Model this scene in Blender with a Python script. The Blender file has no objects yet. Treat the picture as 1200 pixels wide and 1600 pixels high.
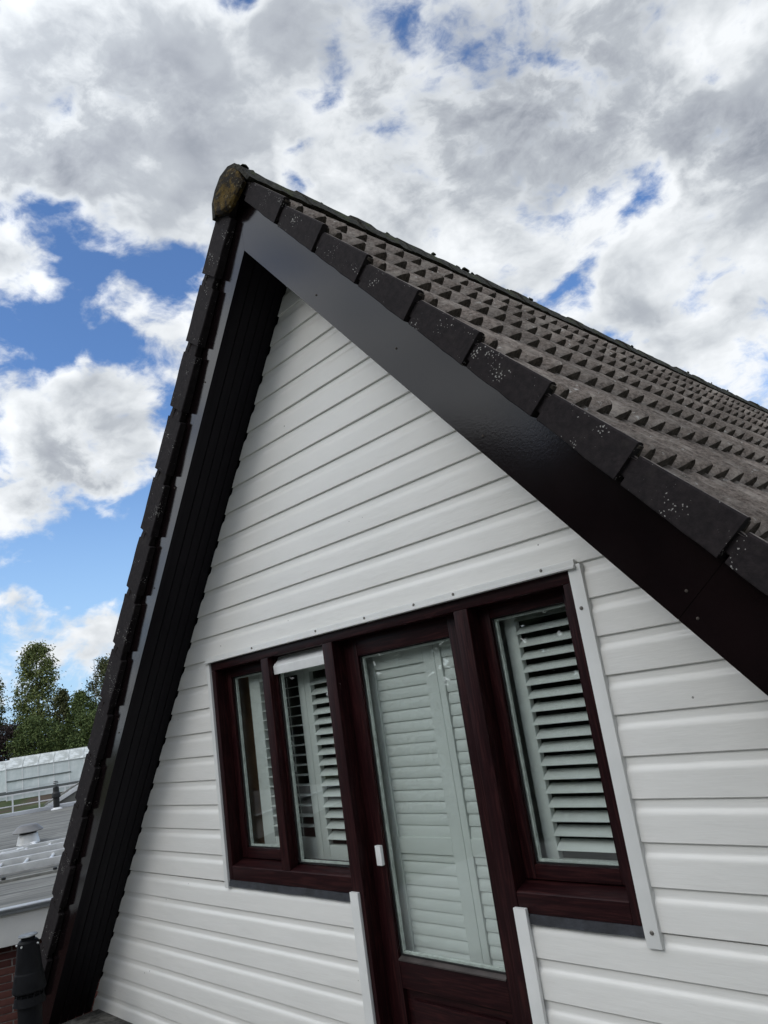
import bpy, bmesh, math, random
from mathutils import Vector, Matrix, noise as mnoise
random.seed(7)
S = bpy.context.scene
COL = S.collection
R_ = math.radians

# ------------------------------------------------------------------ camera
CAM = Vector((2.7135, -2.3610, 1.7638))
YAW, PITCH, ROLL = -0.77161, 0.24490, -0.15096
fw = Vector((math.sin(YAW)*math.cos(PITCH), math.cos(YAW)*math.cos(PITCH), math.sin(PITCH)))
rt = Vector((math.cos(YAW), -math.sin(YAW), 0)); up = rt.cross(fw)
cr = rt*math.cos(ROLL) + up*math.sin(ROLL); cu = up*math.cos(ROLL) - rt*math.sin(ROLL)
cam = bpy.data.cameras.new('camera'); camo = bpy.data.objects.new('camera', cam); COL.objects.link(camo)
cam.sensor_fit = 'VERTICAL'; cam.sensor_height = 36; cam.sensor_width = 27
cam.lens = 1154.1/1600*36; cam.clip_start = .05; cam.clip_end = 3000
camo.matrix_world = Matrix(((cr.x, cu.x, -fw.x, CAM.x), (cr.y, cu.y, -fw.y, CAM.y), (cr.z, cu.z, -fw.z, CAM.z), (0, 0, 0, 1)))
S.camera = camo
S.cycles.transparent_max_bounces = 40

def to_px(p):                       # only used to sort which roof tiles get an object of their own
    d = Vector(p) - CAM; w = d.dot(fw)
    if w < .05: return (-9999, -9999)
    return (600 + 1154.1*d.dot(cr)/w, 800 - 1154.1*d.dot(cu)/w)

# ------------------------------------------------------------------ light
SUN = Vector((-.18, -.78, .60)).normalized()
S.view_settings.view_transform = 'Standard'; S.view_settings.look = 'None'
S.view_settings.exposure = 0.24; S.view_settings.gamma = 1
sl = bpy.data.lights.new('sun', 'SUN'); sl.energy = .5; sl.angle = R_(24); sl.color = (1, .96, .9)
so = bpy.data.objects.new('sun', sl); COL.objects.link(so)
so.rotation_euler = SUN.to_track_quat('Z', 'Y').to_euler(); so.location = (-20, -20, 30)

def azel(az, el):
    a, e = R_(az), R_(el)
    return Vector((math.sin(a)*math.cos(e), math.cos(a)*math.cos(e), math.sin(e)))

CLOUD = [(-66.9, 44.7, 11.4, 1), (-54.8, 41.2, 9.9, 1), (-36.5, 45.3, 12.9, 1.2), (-25.1, 38.9, 12.9, 1.2), (-41.9, 38.7, 5.5, 0.5), (-13.4, 40.3, 7.4, 0.6), (-17.1, 23.3, 9.4, 1.1), (-10.9, 31.7, 6.0, 1), (-22.9, 26.6, 4.5, 0.5), (-34.1, 32.6, 6.0, 0.6), (-71.1, 34.2, 3.0, 0.7), (-63.3, 31.8, 3.0, 0.6), (-70.0, 20.8, 6.5, 1.2), (-64.5, 21.2, 5.5, 1.1), (-65.7, 24.9, 2.2, 0.7), (-60.5, 29.0, 3.0, 0.5), (-71.1, 11.1, 1.9, 0.7), (-65.3, 8.7, 1.8, 0.8), (-70.4, 6.1, 5.0, 1.0), (-67.9, 7.2, 3.0, 0.3), (-67.4, 28.4, 5.5, -1.2), (-69.3, 37.0, 2.2, -0.72), (-68.5, 13.6, 4.0, -1.2), (-47.9, 39.2, 2.0, -1.2), (-46.5, 38.0, 1.6, -0.96), (-50.0, 48.8, 1.8, -1.12), (-54.5, 47.6, 1.8, -0.88), (-11.7, 38.2, 1.5, -.85), (-14.4, 37.6, 1.3, -.8), (-9.0, 39.0, 1.5, -.75), (-24.0, 28.6, 2.0, -0.88), (-21.0, 29.6, 2.0, -1.12), (-17.8, 31.2, 2.0, -1.12), (-15.0, 33.2, 1.8, -0.88), (-26.5, 27.0, 2.0, -0.72), (-17.3, 42.9, 1.5, -0.8), (-67.8, 9.6, 2.2, -0.72), (-59.1, 33.1, 3.0, -0.9), (-65.0, 35.1, 2.5, -0.9)]
GREY = [(-35.1, 45.8, 8.9, 1.0), (-26.3, 38.5, 7.4, 1), (-60.0, 44.1, 7.0, 0.6), (-68.7, 40.5, 5.5, 0.7), (-10.6, 32.1, 4.5, 1.2), (-18.0, 36.2, 5.0, 0.3), (-67.9, 18.3, 4.5, 1.0), (-19.6, 41.9, 6.0, 0.3), (-70.5, 4.8, 3.0, 0.3), (-16.6, 26.7, 3.0, -0.1), (-18.8, 23.9, 4.0, 0.15), (-14.5, 21.5, 3.0, 0.2), (-23.5, 25.2, 2.5, 0.2), (-54.9, 40.4, 4.0, 0.3)]

class NT:
    """small helper that wires nodes"""
    def __init__(s, tree): s.t = tree; s.n = tree.nodes; s.l = tree.links
    def node(s, typ, **kw):
        n = s.n.new(typ)
        for k, v in kw.items(): setattr(n, k, v)
        return n
    def put(s, sock, v):
        if hasattr(v, 'is_linked') or hasattr(v, 'links'): s.l.new(v, sock)
        else: sock.default_value = v
    def math(s, op, a, b=None, c=None, clamp=False):
        n = s.node('ShaderNodeMath', operation=op, use_clamp=clamp)
        s.put(n.inputs[0], a)
        if b is not None: s.put(n.inputs[1], b)
        if c is not None: s.put(n.inputs[2], c)
        return n.outputs[0]
    def vmath(s, op, a, b=None, out=0):
        n = s.node('ShaderNodeVectorMath', operation=op); s.put(n.inputs[0], a)
        if b is not None:
            if op == 'SCALE': s.put(n.inputs['Scale'], b)
            else: s.put(n.inputs[1], b)
        return n.outputs[out]
    def mix(s, f, a, b, mode='MIX'):
        n = s.node('ShaderNodeMix', data_type='RGBA', blend_type=mode)
        s.put(n.inputs[0], f); s.put(n.inputs[6], a); s.put(n.inputs[7], b)
        return n.outputs[2]
    def noise(s, vec, scale, detail=4, rough=.5, dist=0., col=False):
        n = s.node('ShaderNodeTexNoise')
        if vec is not None: s.put(n.inputs['Vector'], vec)
        n.inputs['Scale'].default_value = scale; n.inputs['Detail'].default_value = detail
        n.inputs['Roughness'].default_value = rough; n.inputs['Distortion'].default_value = dist
        return n.outputs[1 if col else 0]
    def ramp(s, f, stops, interp='LINEAR'):
        n = s.node('ShaderNodeValToRGB'); n.color_ramp.interpolation = interp
        e = n.color_ramp.elements
        while len(e) < len(stops): e.new(.5)
        for el, (p, c) in zip(e, stops):
            el.position = p; el.color = (c, c, c, 1) if not hasattr(c, '__len__') else (*c, 1)
        s.put(n.inputs[0], f); return n.outputs[0]
    def smooth(s, x, a, b):
        n = s.node('ShaderNodeMapRange', interpolation_type='SMOOTHSTEP')
        s.put(n.inputs[0], x); n.inputs[1].default_value = a; n.inputs[2].default_value = b
        return n.outputs[0]

W = bpy.data.worlds.new('World'); S.world = W; W.use_nodes = True
W.node_tree.nodes.clear(); n = NT(W.node_tree)
tc = n.node('ShaderNodeTexCoord'); D = tc.outputs['Generated']
sky = n.node('ShaderNodeTexSky', sky_type='NISHITA', sun_disc=False)
sky.sun_elevation = math.asin(SUN.z); sky.sun_rotation = math.atan2(SUN.x, SUN.y); sky.air_density = 1.0; sky.dust_density = .6; sky.ozone_density = 2.0
skyc = n.mix(1.0, n.vmath('SCALE', sky.outputs[0], .118), (.78, 1.0, 1.28, 1), 'MULTIPLY')
wd = n.noise(D, 6.0, 4, .6, col=True)
DW = n.vmath('NORMALIZE', n.vmath('ADD', D, n.vmath('SCALE', n.vmath('SUBTRACT', wd, (.5, .5, .5)), .17)))
def blobs(lst):
    acc = 0.0
    for az, el, r, w in lst:
        k = 2.0/(R_(r)**2)
        dt = n.vmath('DOT_PRODUCT', DW, tuple(azel(az, el)), out=1)
        e = n.math('EXPONENT', n.math('MULTIPLY_ADD', dt, k, -k))
        acc = n.math('MULTIPLY_ADD', e, w, acc)
    return acc
sep = n.node('ShaderNodeSeparateXYZ'); n.l.new(D, sep.inputs[0])
den = n.math('MULTIPLY_ADD', n.math('MAXIMUM', sep.outputs[2], 0.0), .55, .45)
flat = n.node('ShaderNodeCombineXYZ')
n.l.new(n.math('DIVIDE', sep.outputs[0], den), flat.inputs[0]); n.l.new(n.math('DIVIDE', sep.outputs[1], den), flat.inputs[1]); n.l.new(n.math('MULTIPLY', sep.outputs[2], 1.5), flat.inputs[2])
P = flat.outputs[0]
warp = n.noise(P, 4.0, 4, .55, col=True)
Pw = n.vmath('ADD', P, n.vmath('SCALE', n.vmath('SUBTRACT', warp, (.5, .5, .5)), .11))
Pw2 = n.vmath('ADD', Pw, (-.016, -.010, .045))
def puffs(p):
    v = n.node('ShaderNodeTexVoronoi', feature='F1'); n.l.new(p, v.inputs['Vector']); v.inputs['Scale'].default_value = 7.0
    v.inputs['Detail'].default_value = 1.0; v.inputs['Roughness'].default_value = .5; v.normalize = True
    d_ = v.outputs['Distance']
    return n.math('SUBTRACT', 1.0, n.math('MULTIPLY', d_, n.math('MULTIPLY_ADD', d_, .9, .45)))
fine = n.noise(Pw, 13.0, 6, .62)
pa, pb = puffs(Pw), puffs(Pw2)
big = n.noise(Pw, 3.2, 5, .55); big2 = n.noise(Pw2, 3.2, 5, .55)
dv = n.vmath('DOT_PRODUCT', D, tuple(azel(-44, 26)), out=1)
inview = n.smooth(dv, .55, .82)
outv = n.math('SUBTRACT', 1.0, inview)
lowc = n.math('MULTIPLY', n.math('SUBTRACT', n.noise(P, 1.6, 2, .5), .46), .55)
bias = n.math('MINIMUM', n.math('MULTIPLY', blobs(CLOUD), .26), .30)
# cover field: puffs and billows round .5, pushed up or down by where clouds stand
f0 = n.math('ADD', n.math('MULTIPLY', pa, .34), n.math('ADD', n.math('MULTIPLY', big, .62), n.math('MULTIPLY_ADD', fine, .56, -.11)))
field = n.math('ADD', n.math('ADD', f0, bias), n.math('ADD', n.math('MULTIPLY', lowc, outv), n.math('MULTIPLY_ADD', inview, -.20, .17)))
cover = n.smooth(field, .755, .96)
thick = n.smooth(field, .86, 1.22)
relief = n.math('ADD', n.math('MULTIPLY', n.math('SUBTRACT', pb, pa), 1.05), n.math('MULTIPLY', n.math('SUBTRACT', big2, big), 1.7))
fr = n.math('MULTIPLY', n.math('SUBTRACT', fine, .5), -.28)
gen = n.math('MULTIPLY', n.math('SUBTRACT', n.noise(P, 2.2, 3, .5), .42), 1.6)
greyf = n.math('ADD', n.math('MULTIPLY', blobs(GREY), .80), n.math('MULTIPLY', gen, n.math('MULTIPLY_ADD', inview, -.55, .8)))
g0 = n.math('ADD', n.math('MULTIPLY', greyf, n.math('MULTIPLY_ADD', thick, .8, .2)), n.math('MULTIPLY_ADD', thick, .26, .02))
g1 = n.math('ADD', n.math('ADD', g0, relief), fr, clamp=True)
cc = n.ramp(g1, [(0, (.80, .825, .85)), (.25, (.62, .65, .68)), (.50, (.42, .45, .49)), (.75, (.34, .365, .41)), (1, (.26, .285, .33))])
# forward scattering: cloud is brighter towards the (veiled) sun behind the camera
sd = n.vmath('DOT_PRODUCT', D, tuple(SUN), out=1)
phase = n.math('MULTIPLY_ADD', n.smooth(sd, .0, 1.0), .9, 1.0)
ccl = n.vmath('SCALE', cc, phase)
horiz = n.smooth(sep.outputs[2], -.05, .42)
skyh = n.mix(n.math('MULTIPLY', n.math('SUBTRACT', 1.0, horiz), .80), skyc, (.40, .60, .84, 1))
fin = n.mix(cover, skyh, ccl)
below = n.smooth(sep.outputs[2], -.02, -.06)
fin = n.mix(below, fin, (.10, .11, .09, 1))
bg = n.node('ShaderNodeBackground'); n.l.new(fin, bg.inputs[0]); bg.inputs[1].default_value = 1.0
wo = n.node('ShaderNodeOutputWorld'); n.l.new(bg.outputs[0], wo.inputs[0])

# ------------------------------------------------------------------ materials
def mat(name, base, rough=.5, build=None, spec=.5, coat=0.):
    m = bpy.data.materials.new(name); m.use_nodes = True
    t = NT(m.node_tree); b = m.node_tree.nodes['Principled BSDF']
    b.inputs['Base Color'].default_value = (*base, 1); b.inputs['Roughness'].default_value = rough
    b.inputs['Specular IOR Level'].default_value = spec; b.inputs['Coat Weight'].default_value = coat
    if build: build(t, b)
    return m
def objco(t, scale=(1, 1, 1)):
    c = t.node('ShaderNodeTexCoord'); mp = t.node('ShaderNodeMapping'); t.l.new(c.outputs['Object'], mp.inputs[0])
    mp.inputs['Scale'].default_value = scale; return mp.outputs[0]
def bump(t, b, h, strength=.3, dist=.01):
    n_ = t.node('ShaderNodeBump'); n_.inputs['Strength'].default_value = strength; n_.inputs['Distance'].default_value = dist
    t.put(n_.inputs['Height'], h); t.l.new(n_.outputs[0], b.inputs['Normal'])
def rnd(t):
    return t.node('ShaderNodeObjectInfo').outputs['Random']

def m_white(t, b):
    v = objco(t)
    g = t.noise(objco(t, (2.2, 30, 40)), 3.0, 6, .62, .3)
    blot = t.noise(objco(t, (.8, 1, 2.2)), 2.5, 4, .6)
    c = t.mix(t.smooth(blot, .3, .75), (.765, .762, .728, 1), (.81, .804, .77, 1))
    c = t.mix(t.math('MULTIPLY', t.smooth(g, .56, .75), .12), c, (.60, .61, .59, 1))
    vo = t.node('ShaderNodeTexVoronoi'); t.l.new(v, vo.inputs['Vector']); vo.inputs['Scale'].default_value = 9
    spk = t.math('MULTIPLY', t.math('LESS_THAN', vo.outputs['Distance'], .034), t.math('GREATER_THAN', t.noise(v, 3.3, 1), .52))
    c = t.mix(t.math('MULTIPLY', spk, .75), c, (.10, .09, .08, 1))
    t.l.new(c, b.inputs['Base Color'])
    t.put(b.inputs['Roughness'], t.math('MULTIPLY_ADD', blot, .25, .22))
    lump = t.noise(objco(t, (1.2, 1, 4)), 6, 3, .5)
    h = t.math('ADD', t.math('MULTIPLY', g, .30), t.math('MULTIPLY', lump, .9))
    bump(t, b, h, .36, .006)
WHITE = mat('white_gloss_paint', (.74, .75, .73), .35, m_white)
def m_trim(t, b):
    v = objco(t)
    c = t.mix(t.smooth(t.noise(v, 5, 4, .6), .35, .75), (.70, .71, .69, 1), (.77, .775, .755, 1))
    t.l.new(c, b.inputs['Base Color']); bump(t, b, t.noise(v, 30, 3, .5), .15, .004)
TRIM = mat('white_trim_paint', (.74, .75, .73), .32, m_trim)
def m_barge(t, b):
    v = objco(t)
    c = t.mix(t.smooth(t.noise(v, 3, 5, .6), .3, .8), (.005, .0032, .0036, 1), (.009, .0052, .0056, 1))
    vo = t.node('ShaderNodeTexVoronoi'); t.l.new(v, vo.inputs['Vector']); vo.inputs['Scale'].default_value = 6
    spk = t.math('LESS_THAN', vo.outputs['Distance'], .018)
    c = t.mix(spk, c, (.25, .24, .23, 1))
    t.l.new(c, b.inputs['Base Color'])
    t.put(b.inputs['Roughness'], t.math('MULTIPLY_ADD', t.noise(v, 4, 4, .6), .09, .075))
    h = t.noise(v, 120, 3, .6)
    bump(t, b, h, .16, .0010)
BARGE = mat('dark_gloss_paint', (.009, .006, .0065), .15, m_barge, spec=.42, coat=.0)
def m_soff(t, b):
    v = objco(t)
    c = t.mix(t.noise(v, 5, 4, .6), (.004, .0035, .005, 1), (.009, .007, .010, 1)); t.l.new(c, b.inputs['Base Color'])
    bump(t, b, t.noise(v, 40, 4, .6), .2, .002)
SOFF = mat('dark_soffit_paint', (.009, .007, .01), .5, m_soff, spec=.12)
def m_mahog(scale):
    def f(t, b):
        v = objco(t, scale)
        g = t.noise(v, 2.6, 7, .65, 1.2)
        c = t.ramp(g, [(.25, (.0060, .0015, .0020)), (.5, (.0160, .0040, .0050)), (.62, (.034, .0095, .0095)), (.8, (.0100, .0026, .0034))])
        t.l.new(c, b.inputs['Base Color']); bump(t, b, g, .25, .0015)
        t.put(b.inputs['Roughness'], t.math('MULTIPLY_ADD', g, .2, .30))
    return f
MAHV = mat('mahogany_foil_vertical', (.016, .005, .006), .4, m_mahog((28, 28, 1.6)), spec=.16)
MAHH = mat('mahogany_foil_horizontal', (.016, .005, .006), .4, m_mahog((1.6, 28, 28)), spec=.16)
def m_tile(t, b):
    v = objco(t); r = rnd(t)
    vv = t.vmath('ADD', v, t.vmath('SCALE', (13.1, 7.7, 3.3), r)) if False else v
    add = t.node('ShaderNodeVectorMath', operation='ADD'); t.l.new(v, add.inputs[0])
    cx = t.node('ShaderNodeCombineXYZ'); t.l.new(t.math('MULTIPLY', r, 37.0), cx.inputs[0]); t.l.new(t.math('MULTIPLY', r, 91.0), cx.inputs[1]); t.l.new(cx.outputs[0], add.inputs[1])
    vv = add.outputs[0]
    g = t.noise(vv, 60, 5, .7); l = t.noise(vv, 9, 5, .65)
    c = t.mix(t.smooth(g, .3, .72), (.070, .056, .047, 1), (.225, .188, .162, 1))
    c = t.mix(t.math('MULTIPLY', t.smooth(l, .45, .7), .55), c, (.34, .305, .268, 1))
    c = t.mix(t.math('MULTIPLY', t.smooth(t.noise(vv, 24, 4, .7), .62, .72), .8), c, (.46, .45, .42, 1))
    c = t.mix(t.math('MULTIPLY', t.smooth(t.noise(vv, 14, 4, .7), .60, .72), .7), c, (.085, .078, .062, 1))
    st_ = t.noise(objco(t, (2.0, 75, 20)), 1.0, 4, .6)
    c = t.mix(t.math('MULTIPLY', t.smooth(st_, .54, .70), .22), c, (.40, .365, .325, 1))
    hsv = t.node('ShaderNodeHueSaturation'); t.put(hsv.inputs['Value'], t.math('MULTIPLY_ADD', r, .45, .75)); t.l.new(c, hsv.inputs['Color'])
    # broken butt ends stay darker concrete: where the tile has never been weathered from above
    t.l.new(hsv.outputs[0], b.inputs['Base Color'])
    bump(t, b, t.math('ADD', g, t.math('MULTIPLY', t.math('ADD', l, st_), 1.0)), .6, .006)
TILE = mat('weathered_concrete_tile', (.12, .11, .1), .9, m_tile, spec=.25)
def m_butt(t, b):
    v = objco(t); c = t.mix(t.smooth(t.noise(v, 50, 4, .7), .35, .7), (.060, .050, .044, 1), (.135, .115, .100, 1)); t.l.new(c, b.inputs['Base Color'])
    bump(t, b, t.noise(v, 80, 4, .7), .5, .005)
BUTT = mat('tile_butt_concrete', (.05, .045, .04), .95, m_butt, spec=.2)
def m_verge(t, b):
    v = objco(t); r = rnd(t)
    cx = t.node('ShaderNodeCombineXYZ'); t.l.new(t.math('MULTIPLY', r, 37.0), cx.inputs[0]); t.l.new(t.math('MULTIPLY', r, 91.0), cx.inputs[2])
    vv = t.vmath('ADD', v, cx.outputs[0])
    g = t.noise(vv, 40, 6, .7)
    c = t.mix(t.smooth(g, .3, .75), (.010, .008, .009, 1), (.023, .018, .019, 1))
    c = t.mix(t.math('MULTIPLY', t.smooth(t.noise(vv, 7, 5, .7), .54, .75), .6), c, (.034, .030, .027, 1))
    wv = t.vmath('ADD', vv, t.vmath('SCALE', t.noise(vv, 70, 3, .6, col=True), .012))
    vo = t.node('ShaderNodeTexVoronoi'); t.l.new(wv, vo.inputs['Vector']); vo.inputs['Scale'].default_value = 90
    clus = t.smooth(t.noise(vv, 8, 3, .6), .44, .70)
    size = t.math('MULTIPLY', t.math('MULTIPLY', t.noise(vv, 23, 1), clus), .60)
    spk = t.math('LESS_THAN', vo.outputs['Distance'], size)
    c = t.mix(t.math('MULTIPLY', spk, .8), c, (.36, .35, .33, 1))
    t.l.new(c, b.inputs['Base Color']); bump(t, b, t.math('ADD', g, t.math('MULTIPLY', spk, .4)), .5, .004)
VERGE = mat('dark_verge_tile', (.02, .018, .02), .85, m_verge, spec=.2)
def m_ridge(t, b):
    v = objco(t)
    c = t.mix(t.smooth(t.noise(v, 30, 5, .7), .35, .7), (.018, .017, .014, 1), (.065, .062, .050, 1))
    c = t.mix(t.math('MULTIPLY', t.smooth(t.noise(v, 9, 5, .7), .52, .66), .7), c, (.050, .058, .022, 1)); t.l.new(c, b.inputs['Base Color'])
    bump(t, b, t.noise(v, 35, 5, .7), .9, .012)
RIDGE = mat('mossy_ridge_tile', (.04, .04, .03), .95, m_ridge, spec=.2)
def m_lich(t, b):
    v = objco(t)
    c = t.mix(t.smooth(t.noise(v, 20, 5, .7), .42, .62), (.022, .018, .014, 1), (.115, .075, .020, 1))
    c = t.mix(t.smooth(t.noise(v, 55, 4, .7), .60, .70), c, (.34, .31, .22, 1)); t.l.new(c, b.inputs['Base Color'])
    bump(t, b, t.noise(v, 45, 5, .7), 1.0, .012)
LICH = mat('lichen_covered_mortar', (.14, .1, .04), .95, m_lich, spec=.2)
def m_glass(name, tint, ior=1.45):
    m = bpy.data.materials.new(name); m.use_nodes = True; m.node_tree.nodes.clear(); t = NT(m.node_tree)
    tr = t.node('ShaderNodeBsdfTransparent'); tr.inputs[0].default_value = (*tint, 1)
    gl = t.node('ShaderNodeBsdfGlossy'); gl.inputs['Roughness'].default_value = .005
    nb_ = t.node('ShaderNodeBump'); nb_.inputs['Strength'].default_value = .02; nb_.inputs['Distance'].default_value = .004
    t.l.new(t.noise(objco(t), 3.5, 2, .5), nb_.inputs['Height']); t.l.new(nb_.outputs[0], gl.inputs['Normal'])
    fr = t.node('ShaderNodeLayerWeight'); fr.inputs[0].default_value = .5      # facing = 1 - cos, the same on both sides of a pane
    f2 = t.math('MULTIPLY_ADD', t.math('POWER', fr.outputs['Facing'], 5.0), .60, .052, clamp=True)
    mx = t.node('ShaderNodeMixShader'); t.l.new(f2, mx.inputs[0]); t.l.new(tr.outputs[0], mx.inputs[1]); t.l.new(gl.outputs[0], mx.inputs[2])
    o = t.node('ShaderNodeOutputMaterial'); t.l.new(mx.outputs[0], o.inputs[0]); return m
GLASS = m_glass('window_glass', (.976, .988, .982))
def m_plain(col, nz=.15, sc=8, bs=.0):
    def f(t, b):
        v = objco(t)
        lo = tuple(c*(1-nz) for c in col); hi = tuple(min(1, c*(1+nz)) for c in col)
        t.l.new(t.mix(t.smooth(t.noise(v, sc, 5, .6), .3, .7), (*lo, 1), (*hi, 1)), b.inputs['Base Color'])
        if bs: bump(t, b, t.noise(v, sc*6, 4, .6), bs, .004)
    return f
def simple(name, col, rough=.5, nz=.15, sc=8, bs=0., metal=0., spec=.5):
    m = mat(name, col, rough, m_plain(col, nz, sc, bs), spec)
    m.node_tree.nodes['Principled BSDF'].inputs['Metallic'].default_value = metal; return m
SHUT = simple('shutter_white', (.72, .74, .72), .45, .04, 3)
RUBBER = simple('black_gasket', (.008, .008, .008), .6)
SPACER = simple('window_spacer', (.50, .55, .51), .4, .2, 30)
PLASTIC = simple('white_plastic', (.78, .79, .78), .35, .05, 10)
LEAD = simple('lead_flashing', (.020, .022, .028), .55, .55, 14, .4)
STEEL = simple('galvanised_screw', (.20, .19, .17), .5, .4, 60, 0, .6)
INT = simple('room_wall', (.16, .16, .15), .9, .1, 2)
BROWN = simple('brown_cupboard_side', (.34, .20, .11), .5, .2, 5)
BLACKP = simple('black_flue_plastic', (.007, .0075, .009), .55, .3, 12, .15, 0., .14)
BLACKF = simple('black_flue_far', (.010, .012, .012), .6, .3, 12)
GALV = simple('galvanised_disc', (.22, .23, .23), .5, .35, 25, .2, .3)
ALU = simple('aluminium', (.70, .71, .70), .45, .12, 6, 0, .2)
ALUD = simple('dull_cowl_metal', (.20, .20, .20), .55, .15, 6, 0, .3)
FASC = simple('white_fascia', (.80, .80, .77), .5, .05, 2)
GUT = simple('zinc_roof_edge', (.45, .48, .51), .4, .15, 6, 0, .3)
WHITEM = simple('white_metal', (.72, .73, .73), .45, .08, 5)
LGREY = simple('light_grey_upstand', (.45, .47, .50), .6, .12, 3)
def m_bit(t, b):
    v = objco(t); w = objco(t, (.5, 4.5, 1))
    c = t.mix(t.smooth(t.noise(w, 1.6, 6, .65, 1.4), .34, .66), (.125, .124, .114, 1), (.235, .232, .212, 1))
    c = t.mix(t.math('MULTIPLY', t.smooth(t.noise(v, .9, 5, .65, .5), .5, .75), .5), c, (.34, .34, .31, 1))
    wv = t.node('ShaderNodeTexWave', bands_direction='Y'); t.l.new(v, wv.inputs['Vector']); wv.inputs['Scale'].default_value = .55; wv.inputs['Distortion'].default_value = 5; wv.inputs['Detail'].default_value = 3; wv.inputs['Detail Scale'].default_value = .7
    c = t.mix(t.math('MULTIPLY', t.smooth(wv.outputs['Fac'], .93, .99), .55), c, (.06, .065, .06, 1))
    t.l.new(c, b.inputs['Base Color']); bump(t, b, t.noise(v, 60, 4, .6), .3, .004)
BIT = mat('weathered_bitumen', (.2, .21, .2), .85, m_bit, spec=.2)
def m_deck(t, b):
    v = objco(t); n1 = t.noise(v, 14, 6, .7)
    pale_bounce = t.mix(t.smooth(t.noise(v, 2.2, 5, .6), .35, .7), (.24, .24, .225, 1), (.34, .335, .31, 1))  # felt away from the wall is lightened to bounce more light onto it
    dirt = t.mix(t.smooth(n1, .35, .68), (.030, .029, .025, 1), (.15, .145, .13, 1))
    sp = t.node('ShaderNodeSeparateXYZ'); t.l.new(v, sp.inputs[0])
    near = t.math('ADD', sp.outputs[1], t.math('MULTIPLY', t.noise(v, 3, 4, .6), .5))
    c = t.mix(t.smooth(near, -.75, -.15), pale_bounce, dirt); t.l.new(c, b.inputs['Base Color']); bump(t, b, t.noise(v, 30, 6, .7), .7, .012)
DECK = mat('dirty_roof_felt', (.1, .1, .09), .9, m_deck)
def m_brick(t, b):
    v = objco(t); r = rnd(t)
    c = t.mix(r, (.085, .026, .022, 1), (.155, .060, .045, 1))
    c = t.mix(t.math('MULTIPLY', t.smooth(t.noise(v, 30, 5, .7), .5, .7), .5), c, (.06, .025, .024, 1)); t.l.new(c, b.inputs['Base Color']); bump(t, b, t.noise(v, 60, 5, .7), .6, .005)
BRICK = mat('red_brown_brick', (.12, .045, .035), .9, m_brick)
MORT = simple('grey_mortar', (.30, .27, .25), .95, .2, 30, .5)
def m_leaf(c0, c1):
    def f(t, b):
        r = t.node('ShaderNodeNewGeometry').outputs['Random Per Island']
        t.l.new(t.mix(r, (*c0, 1), (*c1, 1)), b.inputs['Base Color'])
        b.inputs['Transmission Weight'].default_value = 0
    return f
LEAF1 = mat('light_green_leaves', (.07, .1, .03), .7, m_leaf((.060, .088, .024), (.18, .20, .068)), .25)
LEAF2 = mat('dark_green_leaves', (.04, .07, .02), .75, m_leaf((.036, .062, .020), (.13, .165, .052)), .25)
LEAF3 = mat('purple_brown_leaves', (.03, .02, .018), .75, m_leaf((.018, .013, .013), (.045, .030, .026)), .25)
LEAF4 = mat('olive_leaves', (.06, .07, .03), .75, m_leaf((.045, .060, .022), (.125, .125, .055)), .25)
LEAFD = mat('dark_belt_leaves', (.03, .04, .015), .8, m_leaf((.012, .018, .007), (.032, .042, .017)), .2)  # darker green range for the tree belt, varied per leaf
BARK = simple('grey_bark', (.075, .06, .045), .9, .3, 6, .5)
def m_grass(t, b):
    v = objco(t)
    c = t.mix(t.smooth(t.noise(v, .25, 6, .7), .35, .65), (.035, .055, .018, 1), (.085, .095, .045, 1))
    c = t.mix(t.smooth(t.noise(v, .12, 4, .65), .52, .66), c, (.075, .055, .042, 1)); t.l.new(c, b.inputs['Base Color'])
GROUND = mat('rough_grass', (.06, .08, .03), .95, m_grass, spec=.1)
def m_poly(t, b):
    v = objco(t, (1, 1, .6))
    c = t.mix(t.smooth(t.noise(v, .8, 5, .6), .35, .7), (.56, .62, .62, 1), (.74, .78, .78, 1)); t.l.new(c, b.inputs['Base Color'])
POLY = mat('whitened_greenhouse_glass', (.66, .7, .7), .25, m_poly)
def m_polyr(t, b):
    v = objco(t)
    c = t.mix(t.smooth(t.noise(v, 1.2, 6, .7), .4, .62), (.36, .38, .35, 1), (.62, .65, .63, 1)); t.l.new(c, b.inputs['Base Color'])
POLYR = mat('dirty_greenhouse_roof_glass', (.5, .53, .5), .35, m_polyr)

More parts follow.
